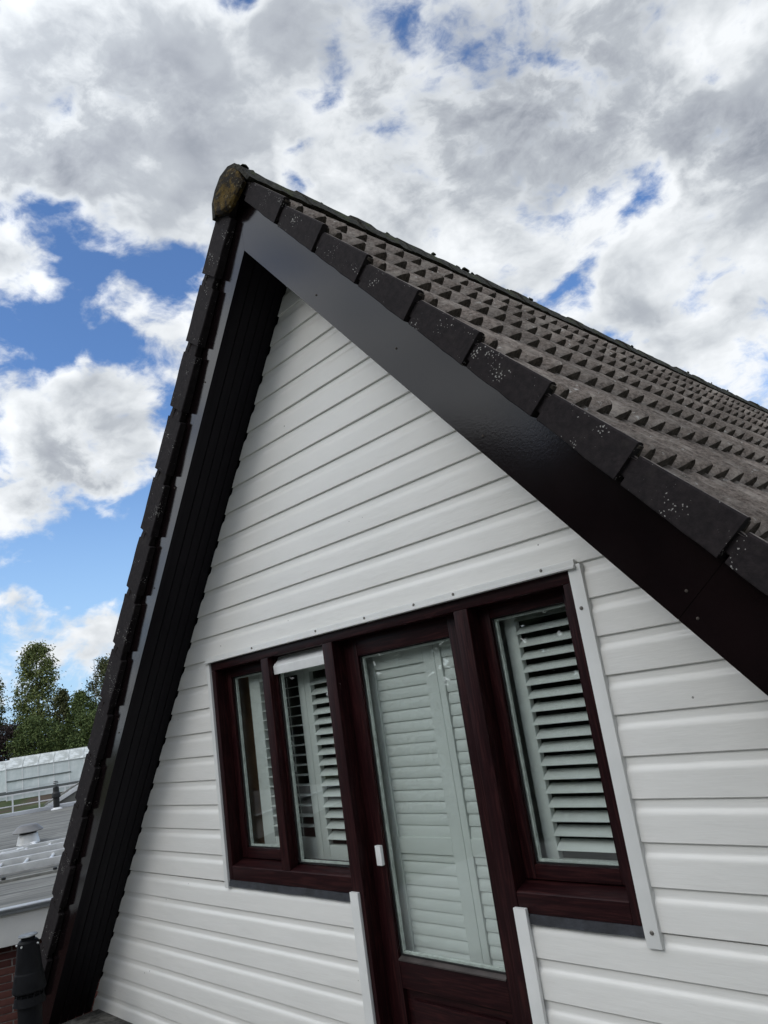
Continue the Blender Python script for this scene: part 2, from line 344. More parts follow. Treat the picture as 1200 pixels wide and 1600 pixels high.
# ------------------------------------------------------------------ builders
def tag(o, label=None, cat=None, group=None, kind=None):
    if label: o['label'] = label
    if cat: o['category'] = cat
    if group: o['group'] = group
    if kind: o['kind'] = kind
    return o
def empty(name, label=None, cat=None, parent=None, loc=(0, 0, 0), rz=0, group=None):
    o = bpy.data.objects.new(name, None); COL.objects.link(o); o.location = loc; o.rotation_euler = (0, 0, rz)
    o.empty_display_size = .1
    if parent: o.parent = parent
    return tag(o, label, cat, group)
def link(name, me, parent=None, mats=None):
    if mats is not None and not me.materials:
        for m in (mats if isinstance(mats, (list, tuple)) else [mats]): me.materials.append(m)
    o = bpy.data.objects.new(name, me); COL.objects.link(o)
    if parent: o.parent = parent
    return o
class MB:
    def __init__(s): s.v = []; s.f = []; s.mi = []
    def add(s, vs, fs, mi=0):
        b = len(s.v); s.v += [tuple(v) for v in vs]; s.f += [tuple(i + b for i in f) for f in fs]; s.mi += [mi]*len(fs); return s
    def box(s, a, b, mi=0):
        x0, y0, z0 = a; x1, y1, z1 = b
        return s.add([(x0, y0, z0), (x1, y0, z0), (x1, y1, z0), (x0, y1, z0), (x0, y0, z1), (x1, y0, z1), (x1, y1, z1), (x0, y1, z1)],
                     [(0, 3, 2, 1), (4, 5, 6, 7), (0, 1, 5, 4), (1, 2, 6, 5), (2, 3, 7, 6), (3, 0, 4, 7)], mi)
    def prism(s, pts, vec, mi=0):       # closed polygon swept along vec
        n_ = len(pts); v = Vector(vec); P_ = [Vector(p) for p in pts]
        fs = [tuple(range(n_)), tuple(range(2*n_ - 1, n_ - 1, -1))] + [(i, i + n_, (i + 1) % n_ + n_, (i + 1) % n_) for i in range(n_)]
        return s.add(P_ + [p + v for p in P_], fs, mi)
    def loft(s, A, B, mi=0, caps=True):
        n_ = len(A); fs = [(i, (i + 1) % n_, (i + 1) % n_ + n_, i + n_) for i in range(n_)]
        if caps: fs += [tuple(range(n_ - 1, -1, -1)), tuple(range(n_, 2*n_))]
        return s.add(list(A) + list(B), fs, mi)
    def tube(s, p, q, r, seg=8, r2=None, mi=0):
        p, q = Vector(p), Vector(q); d = (q - p).normalized(); a = d.orthogonal().normalized(); b = d.cross(a); r2 = r if r2 is None else r2
        ring = lambda c, rr: [c + (a*math.cos(2*math.pi*i/seg) + b*math.sin(2*math.pi*i/seg))*rr for i in range(seg)]
        return s.loft(ring(p, r), ring(q, r2), mi)
    def lathe(s, prof, seg=24, c=(0, 0, 0), mi=0):
        for (r0, z0), (r1, z1) in zip(prof, prof[1:]):
            A = [(c[0] + r0*math.cos(2*math.pi*i/seg), c[1] + r0*math.sin(2*math.pi*i/seg), c[2] + z0) for i in range(seg)]
            B = [(c[0] + r1*math.cos(2*math.pi*i/seg), c[1] + r1*math.sin(2*math.pi*i/seg), c[2] + z1) for i in range(seg)]
            s.loft(A, B, mi, caps=False)
        return s
    def mesh(s, name, mats, smooth=None, bevel=0):
        me = bpy.data.meshes.new(name); me.from_pydata([tuple(v) for v in s.v], [], s.f)
        for m in (mats if isinstance(mats, (list, tuple)) else [mats]): me.materials.append(m)
        me.polygons.foreach_set('material_index', s.mi)
        bm = bmesh.new(); bm.from_mesh(me)
        bmesh.ops.recalc_face_normals(bm, faces=bm.faces)
        if bevel:
            bmesh.ops.remove_doubles(bm, verts=bm.verts, dist=1e-5)
            es = [e for e in bm.edges if len(e.link_faces) == 2 and e.calc_face_angle(0) > .6]
            bmesh.ops.bevel(bm, geom=es, offset=bevel, segments=2, affect='EDGES', profile=.7, clamp_overlap=True)
        bm.to_mesh(me); bm.free()
        if smooth is not None:
            me.polygons.foreach_set('use_smooth', [True]*len(me.polygons)); me.set_sharp_from_angle(angle=R_(smooth))
        return me
    def build(s, name, mats, parent=None, smooth=None, bevel=0):
        return link(name, s.mesh(name, mats, smooth, bevel), parent)

# ------------------------------------------------------------------ ground and flat roof
g = MB(); g.add([(-600, -600, -3), (600, -600, -3), (600, 600, -3), (-600, 600, -3)], [(0, 1, 2, 3)])
tag(g.build('ground', GROUND), kind='structure')
dk = MB(); dk.box((-3.02, -4.6, -.25), (5.5, .28, 0.0)); dk.box((-3.02, -4.6, -3.2), (5.5, -4.4, -.25)); dk.box((-2.9, -4.4, -3.2), (-2.7, .28, -.25)); dk.box((5.3, -4.4, -3.2), (5.5, .28, -.25))
tag(dk.build('flat_roof', DECK), kind='structure')

# ------------------------------------------------------------------ the A-frame house
ZA, SL, SR, OH = 4.0993, 1.3247, 1.2529, .306
house = empty('house', 'white timber clad gable house with dark brown bargeboards and grey tiled steep roof', 'house')
def xl(z): return -(ZA - z)/SL
def xr(z): return (ZA - z)/SR
OX0, OX1, OZ0, OZ1 = -1.18, 1.30, .918, 2.118       # window band
DX0, DX1 = -.138, .80                               # door
gw = MB()
def slab(x0f, x1f, z0, z1, y0=.028, y1=.12):
    a, b, c, d = (x0f(z0), z0), (x1f(z0), z0), (x1f(z1), z1), (x0f(z1), z1)
    pts = [(p[0], y0, p[1]) for p in (a, b, c, d)]
    gw.prism(pts, (0, y1 - y0, 0))
K = lambda v: (lambda z: v)
slab(xl, xr, OZ1 + .002, ZA - .03); slab(xl, K(OX0 - .002), OZ0, OZ1); slab(K(OX1 + .002), xr, OZ0, OZ1)
slab(xl, K(DX0 - .002), 0, OZ0 - .002); slab(K(DX1 + .002), xr, 0, OZ0 - .002)
wall = gw.build('gable_wall', INT, house)
BD = .135
# board profile (y, z above its lower edge): flat proud face, rounded shoulder, recessed tongue under the board above
PROF = [(.026, .0), (.004, .0), (.0, .004), (.0, .086)] + [(.0 + .0135*(1 - math.cos(a)), .086 + .017*math.sin(a)) for a in [math.pi/2*i/5 for i in range(1, 6)]]
PROF = [(.026, 0), (.0025, 0), (0, .0025), (0, .080), (.0006, .086), (.0022, .092), (.0048, .097), (.0076, .101), (.0094, .105), (.0100, .110), (.0100, .150), (.026, .150)]
def board(zb, x0f, x1f, zclip=9):
    m_ = MB(); wv = random.uniform(-1, 1)
    P_ = [(y, zb + z) for y, z in PROF if zb + z <= zclip + 1e-6]
    if P_[-1][0] < .025: P_ += [(P_[-1][0], min(zclip, zb + .150)), (.026, min(zclip, zb + .150))]
    n_ = len(P_); L, Rr = x0f, x1f
    xs = 14
    rings = []
    for i in range(xs + 1):
        f = i/xs; ring = []
        for y, z in P_:
            x = L(z)*(1 - f) + Rr(z)*f
            wob = .0011*mnoise.noise((x*1.3, zb*7.1, wv)) + .0004*mnoise.noise((x*6, zb*3, z*9))
            dz = .0015*mnoise.noise((x*.9, zb*5.3, 3.1 + wv))
            ring.append((x, y + (wob if y < .02 else 0), z + dz))
        rings.append(ring)
    for a, b in zip(rings, rings[1:]):
        m_.loft(a, b, 0, caps=False)
    m_.add(rings[0], [tuple(range(n_ - 1, -1, -1))]); m_.add(rings[-1], [tuple(range(n_))])
    me = m_.mesh('siding_board', WHITE, None)
    bm = bmesh.new(); bm.from_mesh(me); bmesh.ops.remove_doubles(bm, verts=bm.verts, dist=1e-6); bmesh.ops.recalc_face_normals(bm, faces=bm.faces); bm.to_mesh(me); bm.free()
    me.polygons.foreach_set('use_smooth', [True]*len(me.polygons)); me.set_sharp_from_angle(angle=R_(28))
    return link('siding_board', me, wall)
xlb = lambda z: xl(z + .0) - .012
xrb = lambda z: xr(z + .0) + .012
for k in range(-1, 30):
    zb = BD*(28.8 - k)
    if zb > ZA - .06: continue
    if zb < -.2: continue
    if k <= 13: board(zb, xlb, xrb, ZA - .02)
    elif k <= 21: board(zb, xlb, K(OX0 - .028)); board(zb, K(OX1 + .028), xrb)
    elif k == 22: board(zb, xlb, K(OX0 - .028)); board(zb, K(OX1 + .028), xrb)
    else:
        zc = .912 if k == 23 else 9
        if k == 23:
            board(zb, xlb, K(DX0 - .012), zc); board(zb, K(DX1 + .012), xrb, zc)
        elif zb > -.1: board(zb, xlb, K(DX0 - .012)); board(zb, K(DX1 + .012), xrb)

def trim(a, b, name='trim_strip', mt=TRIM, parent=house, bv=.003):
    return MB().box(a, b).build(name, mt, parent, 40, bv)
t = trim((OX0 - .032, -.030, 2.113), (1.338, .024, 2.124)); 
t2 = MB().box((OX0 - .030, -.020, 2.1245), (1.336, -.003, 2.146)).build('trim_upstand', TRIM, t, 40, .003)
def screw(p, parent, r=.006, mt=None):
    return MB().lathe([(0, .004), (r*.6, .0035), (r, .001), (r, -.002)], 10).build('screw', mt or STEEL, parent, 40)
for x in (-.74, -.17, .22, .50, .78, 1.20):
    s_ = screw(0, t); s_.rotation_euler = (math.pi/2, 0, 0); s_.location = (x + random.uniform(-.03, .03), -.021, 2.135)
trim((-1.216, -.014, .890), (-1.182, .024, 2.111)); trim((1.3015, -.014, .872), (1.354, .024, 2.128))
tr3 = trim((-.142, -.018, .0), (-.1405+.052, .020, .940)) if False else trim((-.146, -.020, .0), (-.090, -.004, .942))
tr4 = trim((.786, -.020, .0), (.842, -.004, .952))
for x, z in ((1.33, .92), (1.325, 1.97)):
    s_ = screw(0, house, .007); s_.rotation_euler = (math.pi/2, 0, 0); s_.location = (x, -.015, z)
for x0, x1 in ((-1.178, -.150), (.846, 1.30)):
    m_ = MB(); n_ = 24
    for i in range(n_):
        a, b = x0 + (x1 - x0)*i/n_, x0 + (x1 - x0)*(i + 1)/n_
        f = lambda x: (.006*mnoise.noise((x*5, 1, 1)), .004*mnoise.noise((x*7, 4, 2)))
        (d0, e0), (d1, e1) = f(a), f(b)
        A = [(a, -.010 + d0, .899 + e0), (a, .03, .905), (a, .03, .936), (a, -.004 + d0, .931 + e0)]
        B = [(b, -.010 + d1, .899 + e1), (b, .03, .905), (b, .03, .936), (b, -.004 + d1, .931 + e1)]
        m_.loft(A, B, 0, caps=(i in (0, n_ - 1)))
    m_.build('lead_flashing', LEAD, house, 60)

# ---- window and door frames
def frame_piece(parent, a, b, vert=True, name='frame_member', bv=.005):
    return MB().box(a, b).build(name, MAHV if vert else MAHH, parent, 40, bv)
YF, YS, YG, YB = -.002, .068, .088, .14
win = MB().box((OX0, YF, 2.067), (OX1, YB, 2.1125)).build('window_frame', MAHH, house, 40, .004)
frame_piece(win, (OX0, YF, .932), (-1.140, YB, 2.0665), True, 'stile')
frame_piece(win, (1.262, YF, .932), (OX1, YB, 2.0665), True, 'stile')
for x0, x1 in ((-1.1395, -.1405), (.8005, 1.2615)):
    pts = [(x0, YF, .932), (x0, YB, .932), (x0, YB, 1.030), (x0, YS - .004, 1.024), (x0, YF + .006, 1.006), (x0, YF, 1.000)]
    MB().prism(pts, (x1 - x0, 0, 0)).build('bottom_rail', MAHH, win, 30, .002)
frame_piece(win, (-.676, YF, 1.004), (-.608, .080, 2.0665), True, 'mullion')
frame_piece(win, (-.140, YF - .003, .0), (-.065, YB, 2.0665), True, 'mullion')
frame_piece(win, (.728, YF - .003, .0), (.800, YB, 2.0665), True, 'mullion')
def sash(x0, x1, z0, z1, w, label=None, y=YS, depth=.05, name='sash', wt=None):
    wt = wt or w
    p = MB().box((x0, y, z0), (x0 + w, y + depth, z1)).build(name, MAHV, win, 40, .004)
    MB().box((x1 - w, y, z0), (x1, y + depth, z1)).build('sash_stile', MAHV, p, 40, .004)
    MB().box((x0 + w + .0004, y + .0005, z0), (x1 - w - .0004, y + depth, z0 + w)).build('sash_rail', MAHH, p, 40, .004)
    MB().box((x0 + w + .0004, y + .0005, z1 - wt), (x1 - w - .0004, y + depth, z1)).build('sash_rail', MAHH, p, 40, .004)
    return glaze(x0 + w, x1 - w, z0 + w, z1 - wt, p)
def glaze(x0, x1, z0, z1, p, y=YG):
    MB().box((x0 - .005, y, z0 - .005), (x1 + .005, y + .004, z1 + .005)).build('glass_pane', GLASS, p)
    m_ = MB(); w = .006
    m_.box((x0, y - .006, z0), (x0 + w, y - .0005, z1)); m_.box((x1 - w, y - .006, z0), (x1, y - .0005, z1)); m_.box((x0 + w, y - .006, z0), (x1 - w, y - .0005, z0 + w)); m_.box((x0 + w, y - .006, z1 - w), (x1 - w, y - .0005, z1))
    m_.build('gasket', RUBBER, p)
    m_ = MB(); w = .013
    m_.box((x0, y + .0045, z0), (x0 + w, y + .018, z1)); m_.box((x1 - w, y + .0045, z0), (x1, y + .018, z1)); m_.box((x0 + w, y + .0045, z0), (x1 - w, y + .018, z0 + w)); m_.box((x0 + w, y + .0045, z1 - w), (x1 - w, y + .018, z1))
    m_.build('spacer', SPACER, p)
    MB().box((x0 - .005, y + .020, z0 - .005), (x1 + .005, y + .024, z1 + .005)).build('glass_pane', GLASS, p)
sash(-1.139, -.677, 1.031, 2.066, .052)
sash(.801, 1.261, 1.031, 2.066, .052)
# fixed middle light: thin bead
bp = MB().box((-.6075, .036, 1.0305), (-.592, .078, 2.066)).build('glazing_bead', MAHV, win, 40, .003)
MB().box((-.1555, .036, 1.0305), (-.1405, .12, 2.066)).build('bead_stile', MAHV, bp)
glaze(-.5915, -.156, 1.0305, 1.985, bp, .054)
# door leaf
door = MB().box((-.0645, YS, .03), (.030, .12, 2.066)).build('door', MAHV, house, 40, .004)
MB().box((.622, YS, .03), (.7275, .12, 2.066)).build('door_stile', MAHV, door, 40, .004)
MB().box((.0304, YS + .0005, 1.978), (.6216, .12, 2.066)).build('top_rail', MAHH, door, 40, .004)
MB().box((.0304, YS + .0005, .545), (.6216, .12, .655)).build('middle_rail', MAHH, door, 40, .004)
MB().box((.0304, YS + .0005, .03), (.6216, .12, .12)).build('bottom_rail', MAHH, door, 40, .004)
MB().box((.0304, YS + .020, .12), (.6216, .115, .545)).build('door_panel', MAHH, door)
MB().box((.075, YS + .006, .16), (.577, YS + .0195, .505)).build('raised_panel', MAHH, door, 40, .006)
pts = [(.0304, YS - .004, .6552), (.0304, YG - .001, .6552), (.0304, YG - .001, .672), (.0304, YS - .004, .6605)]
MB().prism(pts, (.5912, 0, 0)).build('weather_bead', simple('worn_bead', (.055, .045, .042), .5, .3, 10), door)
glaze(.030, .622, .672, 1.978, door)
sn = MB().box((-.012, YS - .018, 1.043), (.024, YS - .0005, 1.128)).build('contact_sensor', PLASTIC, door, 40, .004)
MB().box((.026, YS - .012, 1.060), (.036, YS - .0005, 1.112)).build('sensor_magnet', PLASTIC, door, 40, .002) if False else None
# vent hood over the middle light
pts = [(-.604, .028, 1.972), (-.604, .070, 1.985), (-.604, .070, 2.064), (-.604, .060, 2.064), (-.604, .026, 2.016)]
hood = MB().prism(pts, (.460, 0, 0)).build('vent_hood', PLASTIC, house, 30, .003)
MB().box((-.6075, .022, 1.970), (-.6045, .068, 2.030)).build('end_cap', PLASTIC, hood) if False else None

# ---- the room behind the glass
rm = MB()
rm.add([(-1.5, .13, 0), (1.6, .13, 0), (1.6, 3.2, 0), (-1.5, 3.2, 0), (-1.5, .13, 2.2), (1.6, .13, 2.2), (1.6, 3.2, 2.2), (-1.5, 3.2, 2.2)],
       [(0, 1, 2, 3), (4, 7, 6, 5), (1, 5, 6, 2), (2, 6, 7, 3), (3, 7, 4, 0)])
rm.build('room_lining', INT, house)
tag(MB().box((-1.46, .215, .05), (-1.0, .27, 2.15)).build('cupboard_side', BROWN), 'brown wooden panel indoors at the far left of the leftmost window', 'panel')

def shutter(name, label, x0, x1, z0, z1, y, stile_l, stile_r, rail_b, rail_t, tilt, pitch, lz0, lw=.060, thick=.009, mid=None, group=None):
    r = empty(name, label, 'shutter', None, ((x0 + x1)/2, y, z0), 0, group)
    ox, oz = (x0 + x1)/2, z0
    def bx(nm, a, b): MB().box((a[0] - ox, a[1], a[2] - oz), (b[0] - ox, b[1], b[2] - oz)).build(nm, SHUT, r, 40, .003)
    bx('stile', (x0, -.014, z0), (x0 + stile_l, .014, z1)); bx('stile', (x1 - stile_r, -.014, z0), (x1, .014, z1))
    bx('rail', (x0 + stile_l + .0005, -.0135, z0), (x1 - stile_r - .0005, .0135, z0 + rail_b)); bx('rail', (x0 + stile_l + .0005, -.0135, z1 - rail_t), (x1 - stile_r - .0005, .0135, z1))
    if mid: bx('rail', (x0 + stile_l + .0005, -.0135, mid[0]), (x1 - stile_r - .0005, .0135, mid[1]))
    L = x1 - stile_r - x0 - stile_l - .004
    m_ = MB(); n_ = 8
    A = []
    for i in range(n_):
        a = 2*math.pi*i/n_; A.append((-L/2, math.cos(a)*lw/2, math.sin(a)*thick/2))
    m_.loft(A, [(L/2, p[1], p[2]) for p in A])
    me = m_.mesh('louvre', SHUT, 50)
    z = lz0; cxl = (x0 + stile_l + x1 - stile_r)/2
    while z > z0 + rail_b + .012:
        if z < z1 - rail_t - .004 and not (mid and mid[0] - .004 < z < mid[1] + .004):
            o = link('louvre', me, r); o.location = (cxl - ox, 0, z - oz); o.rotation_euler = (R_(tilt + random.uniform(-2, 2)), 0, 0)
        z -= pitch
    return r
YH = .165
ga = shutter('louvred_shutter', 'white indoor shutter with thin level slats and cords behind the two narrow left windows', -1.034, -.518, 1.0, 2.06, YH, .105, .051, .125, .10, 5, .0510, 1.897, .05, .006)
shutter('louvred_shutter', 'white half open louvred shutter just left of the glazed door, behind the hooded window', -.516, -.10, 1.0, 2.06, YH, .051, .06, .095, .10, 32, .0510, 1.905)
shutter('louvred_shutter', 'wide closed louvred shutter filling the left of the glazed door', -.022, .442, .60, 2.06, YH, .064, .070, .05, .16, 81, .0507, 1.881, .0545, mid=(1.075, 1.145))
shutter('louvred_shutter', 'closed louvred shutter partly hidden at the right edge of the door glass', .444, .86, .60, 2.06, YH, .036, .06, .05, .11, 81, .0507, 1.930, .0545, mid=(1.075, 1.145))
shutter('louvred_shutter', 'half open louvred shutter behind the wide right hand window of the gable', .72, 1.29, .99, 2.07, YH, .192, .05, .092, .04, 32, .0510, 2.00)
cd = MB()
for x in (-.662, -.640): cd.tube((x, YH - .034, 1.12), (x, YH - .034, 1.95), .0016, 6)
for i in range(10):
    a, b = i/10, (i + 1)/10; f = lambda q: (-.651 + .012*math.sin(q*9), YH - .038, 1.62 - .16*q)
    cd.tube(f(a), f(b), .003, 6)
tag(cd.build('blind_cord', SHUT), 'thin white pull cords hanging in front of the thin level slats', 'cord')

# ---- roof: bargeboards, soffits, tiles
def frame_of(side):
    s_ = SR if side > 0 else SL; l = math.hypot(1, s_)
    down = Vector((side/l, 0, -s_/l)); nrm = Vector((side*s_/l, 0, 1/l))
    return down, Vector((0, side, 0)), nrm
roof = MB()
for side in (1, -1):
    dn, yy, nm = frame_of(side); A0 = Vector((0, 0, ZA))
    a = A0 + nm*.20 + dn*(-.16 if side > 0 else -.12); b = A0 + nm*.20 + dn*5.15
    y0, y1 = -.27, 10.2
    roof.prism([(a.x, y0, a.z), (b.x, y0, b.z), (b.x + nm.x*.02, y0, b.z + nm.z*.02), (a.x + nm.x*.02, y0, a.z + nm.z*.02)], (0, y1 - y0, 0))
roof.prism([(-3.05, 10.0, 0), (3.2, 10.0, 0), (0, 10.0, ZA + .15)], (0, .1, 0))
roofo = roof.build('roof', SOFF, house)
for side in (1, -1):
    dn, yy, nm = frame_of(side); A0 = Vector((0, 0, ZA))
    sl_ = SR if side > 0 else SL
    ln = 5.2; w = .272
    # plumb mitre at the apex, square cut at the eaves
    topz = w/nm.z
    p0 = A0; p1 = A0 + dn*ln; p2 = A0 + dn*ln + nm*w; p3 = A0 + Vector((0, 0, topz))
    off = Vector((side*.0006, 0, 0))
    cut = 2.87 if side > 0 else 3.3
    for ta, tb in ((None, cut - .0008), (cut + .0008, ln)):
        q0 = p0 if ta is None else A0 + dn*ta; q3 = p3 if ta is None else A0 + dn*ta + nm*w
        q1 = A0 + dn*tb; q2 = q1 + nm*w
        bm_ = MB().prism([(p.x + off.x, -OH, p.z) for p in (q0, q1, q2, q3)], (0, .026, 0)); bm_.mi[2] = 1      # under edge borrows the dull soffit material to stay dark, its reflection suppressed
        bb = bm_.build('bargeboard', [BARGE, SOFF], house, 40)
    for tt, nn in ((.72, .06), (1.35, .10), (1.95, .05), (2.84, .08), (2.91, .04)):
        c = A0 + dn*tt + nm*nn
        s_ = screw(0, bb, .0045, BUTT); s_.rotation_euler = (math.pi/2, 0, 0); s_.location = (c.x, -OH - .001, c.z)
    if side > 0: bb['label'] = 'right bargeboard, broad and glossy'
    else: bb['label'] = 'left bargeboard, seen edge on'
    sp = MB(); so_ = None
    yb = -OH + .0285; nb_ = 5; wdt = (-.003 - yb)/nb_
    for i in range(nb_):
        ya, yb2 = yb + i*wdt + .002, yb + (i + 1)*wdt - .002
        q0 = A0 + nm*.012 + Vector((side*.0, 0, .0)); lift = random.uniform(0, .002)
        a = A0 + nm*(.010 + lift) ; b = a + dn*ln
        a = a + dn*(-(.010 + lift)*nm.x*side/abs(dn.x)) + dn*.002
        pts = [(a.x, ya, a.z), (a.x, ya + .004, a.z - .003*nm.z), (a.x, yb2 - .004, a.z), (a.x, yb2, a.z), (a.x, yb2, a.z + .016), (a.x, ya, a.z + .016)]
        pts = [(a.x, ya, a.z), (a.x, yb2, a.z), (a.x, yb2, a.z + .016), (a.x, ya, a.z + .016)]
        MB().prism(pts, dn*ln).build('soffit_board', SOFF, roofo, 40, .002)
    # packing strip that carries the soffit
    c = A0 + nm*.031; 
    MB().prism([(c.x + dn.x*.03, -OH + .03, c.z + dn.z*.03), (c.x + dn.x*5.1, -OH + .03, c.z + dn.z*5.1), (c.x + dn.x*5.1 + nm.x*.15, -OH + .03, c.z + dn.z*5.1 + nm.z*.15), (c.x + dn.x*.03 + nm.x*.15, -OH + .03, c.z + dn.z*.03 + nm.z*.15)], (0, .26, 0)).build('soffit_backing', SOFF, roofo)

GA, TW = .3745, .28
NW = 10
AM = .052
def hprof(v):
    v = v % 1.0
    if v < .08: return 0.0
    if v < .72: q = (v - .08)/.64; return AM*(.55*(.5 - .5*math.cos(math.pi*q)) + .45*q)
    if v < .84: q = (v - .72)/.12; return AM*(1 + .09*math.sin(q*math.pi))
    if v < .97: q = (v - .84)/.13; return AM*(1 - q*q*(3 - 2*q))
    return 0.0
def tile_mesh(name, verge=False, cols=2, seed=0, gap=.022, rim=-.030, fl=.132):
    """t = down the slope (butt end at 0), u across, n off the slope; crest of the butt end at n = 0"""
    m_ = MB(); rr = random.Random(seed)
    us = [0, .08, .24, .40, .54, .65, .72, .76, .80, .84, .88, .93, .97]
    T0 = -GA - .05; tilt = .046/GA
    row = []
    for w_ in range(cols):
        for v in us: row.append((w_*TW/2 + v*TW/2, hprof(v)))
    row.append((cols*TW/2, 0.0))
    if verge:                      # the verge starts from a raised rim
        row = [(0., AM), (.034, AM), (.042, AM*.6), (.052, AM*.25), (.064, AM*.20)] + [(p[0] - .012*max(0, 1 - p[0]/TW*1.0), p[1]) for p in row if p[0] > .085]
    chip = [rr.uniform(-.004, .004) for _ in row]
    def P_(u, h, t, th=0): return (t + 0, u, h - AM - .002 - (0 - t)*tilt + th)
    n_ = len(row)
    top0 = [P_(u, h, T0) for u, h in row]; top1 = [P_(u, h, -.012 + c*.5) for (u, h), c in zip(row, chip)]; edge = [(p[0] + .012, p[1], p[2] - .006) for p in top1]
    bot = [(p[0] - .003, p[1], p[2] - .016 - .040*max(0, hprof(p[1]/(TW/2)))/AM) for p in edge]; back = [(bot[i][0] - .06, bot[i][1], bot[i][2]-.004) for i in range(n_)]
    V = top0 + top1 + edge + bot + back
    fs, mi = [], []
    for i in range(n_ - 1):
        for r_ in range(4):
            fs.append((r_*n_ + i, r_*n_ + i + 1, (r_ + 1)*n_ + i + 1, (r_ + 1)*n_ + i)); mi.append(0 if r_ < 2 else 1)
    b = len(m_.v); m_.v += V; m_.f += fs; m_.mi += mi
    if verge:
        k = 7; th = .036
        def flap(ta, tb, rim_a, rim_b, inset, n_lo, shrink=0.):
            pts = []
            for i in range(k):
                f = i/(k - 1); t_ = ta + (tb - ta)*f
                pr = -.010*f + inset
                n0 = rim_a + (rim_b - rim_a)*f - shrink
                j1, j2 = rr.uniform(-.002, .002), rr.uniform(-.0012, .0012)
                pts.append([(t_, pr + j2, n0 - .006), (t_, pr + j2 + .005, n0), (t_, pr + th*.5, n0 + .001), (t_, pr + th, n0 - .004), (t_, .036, n_lo + j1), (t_, pr + .004, n_lo + j1), (t_, pr, n_lo + j1 + .004)])
            for a, c in zip(pts, pts[1:]):
                m_.loft(a, c, 2, caps=False); m_.mi[-6] = 0; m_.mi[-5] = 0
            m_.add(pts[0], [tuple(range(7))], 2); m_.add(pts[-1], [tuple(range(6, -1, -1))], 2)
        flap(-GA + gap, 0, rim, .001, 0, -fl)
        flap(-GA - .03, -GA + gap + .01, rim - .012, rim - .012, .010, -fl + .022)
    return m_.mesh(name, [TILE, BUTT, VERGE], 35)
tiles = [tile_mesh('roof_tile', False, 2, s_) for s_ in range(4)]
vt = [tile_mesh('verge_tile', True, 2, s_) for s_ in range(3)]
def place(name, me, side, tend, y, n0, parent, link_it=True):
    dn, yy, nm = frame_of(side)
    o = Vector((0, y, ZA)) + dn*tend + nm*n0
    jit = Matrix.Rotation(R_(random.uniform(-.35, .35)), 4, 'Z') @ Matrix.Rotation(R_(random.uniform(-.4, .4)), 4, 'Y') if True else Matrix()
    M = Matrix(((dn.x, yy.x, nm.x, o.x), (dn.y, yy.y, nm.y, o.y), (dn.z, yy.z, nm.z, o.z), (0, 0, 0, 1))) @ jit
    if not link_it: return M
    ob = link(name, me, parent); ob.matrix_world = M; return ob
rest = MB()
def add_rest(me, M):
    b = len(rest.v); rest.v += [tuple(M @ v.co) for v in me.vertices]
    for p in me.polygons: rest.f.append(tuple(i + b for i in p.vertices)); rest.mi.append(p.material_index)
YV = -.346
cand = []
NR = N0R, N0L = .347, .292
for j in range(14):
    place('verge_tile', vt[j % 3], 1, .617 - GA + GA*j, YV, N0R, roofo)
    place('verge_tile', vt[(j + 1) % 3], -1, .172 + GA*j, YV + .0, N0L, roofo) if False else None
    for c in range(1, 37):
        cand.append((1, .617 - GA + GA*j, YV + TW*c))
# left verge: the flap faces the street as well, so the tile is mirrored across the gable plane
vm = []
for s_ in range(3):
    me = tile_mesh('verge_tile', True, 2, 10 + s_, .062, .012, .148)
    for v in me.vertices: v.co.y = -v.co.y
    me.flip_normals(); vm.append(me)
for j in range(14):
    place('verge_tile', vm[j % 3], -1, .172 + GA*j, YV, N0L, roofo)
    for c in range(2, 38): cand.append((-1, .172 + GA*j, YV + TW*c))
inview, outview = [], []
for side, te, y in cand:
    dn, yy, nm = frame_of(side); ctr = Vector((0, y + TW/2*side, ZA)) + dn*(te - GA/2) + nm*.33
    x_, y_ = to_px(ctr)
    if side > 0 and -20 < x_ < 1215 and 0 < y_ < 1500: inview.append(((ctr - CAM).length, side, te, y))
    else: outview.append((side, te, y))
inview.sort()
for i, (d_, side, te, y) in enumerate(inview):
    me = tiles[(i*7 + int(y*13)) % 4]
    if i < 296: place('roof_tile', me, side, te, y, N0R, roofo)
    else: add_rest(me, place('', me, side, te, y, N0R, None, False))
for side, te, y in outview:
    me = tiles[int(abs(te*31 + y*17)) % 4]
    add_rest(me, place('', me, side, te, y, N0R if side > 0 else N0L, None, False))
rt_ = rest.build('roof_tile_field', [TILE, BUTT, VERGE], roofo, 35); rt_['kind'] = 'stuff'
# ridge
RP = [(-.150, 4.355), (-.142, 4.445), (-.105, 4.500), (-.045, 4.540), (.025, 4.556), (.085, 4.535), (.135, 4.480), (.188, 4.385)]
def ridge_mesh(seed):
    m_ = MB(); L = .43; k = 9; rings = []
    for i in range(k):
        y = L*i/(k - 1); lift = .018*(1 - y/L); ring = []
        for (x, z) in RP:
            c = Vector((.02, 0, 4.36)); d = Vector((x, 0, z)) - c
            bmp = 1 + .10*max(0, mnoise.noise((x*9 + seed*3, y*14, z*9 + seed))) + lift/.2*.6
            ring.append((c.x + d.x*bmp, y, c.z + d.z*bmp))
        inner = [(.02 + (p[0] - .02)*.86, p[1], 4.36 + (p[2] - 4.36)*.86) for p in reversed(ring)]
        rings.append(ring + inner)
    for a, b in zip(rings, rings[1:]): m_.loft(a, b, 0, caps=False)
    n_ = len(RP)
    for ring, o_ in ((rings[0], 1), (rings[-1], -1)):
        m_.add(ring, [(i, i + 1, 2*n_ - 2 - i, 2*n_ - 1 - i) for i in range(n_ - 1)])
    return m_.mesh('ridge_tile', RIDGE, 50)
rmesh = [ridge_mesh(i) for i in range(4)]
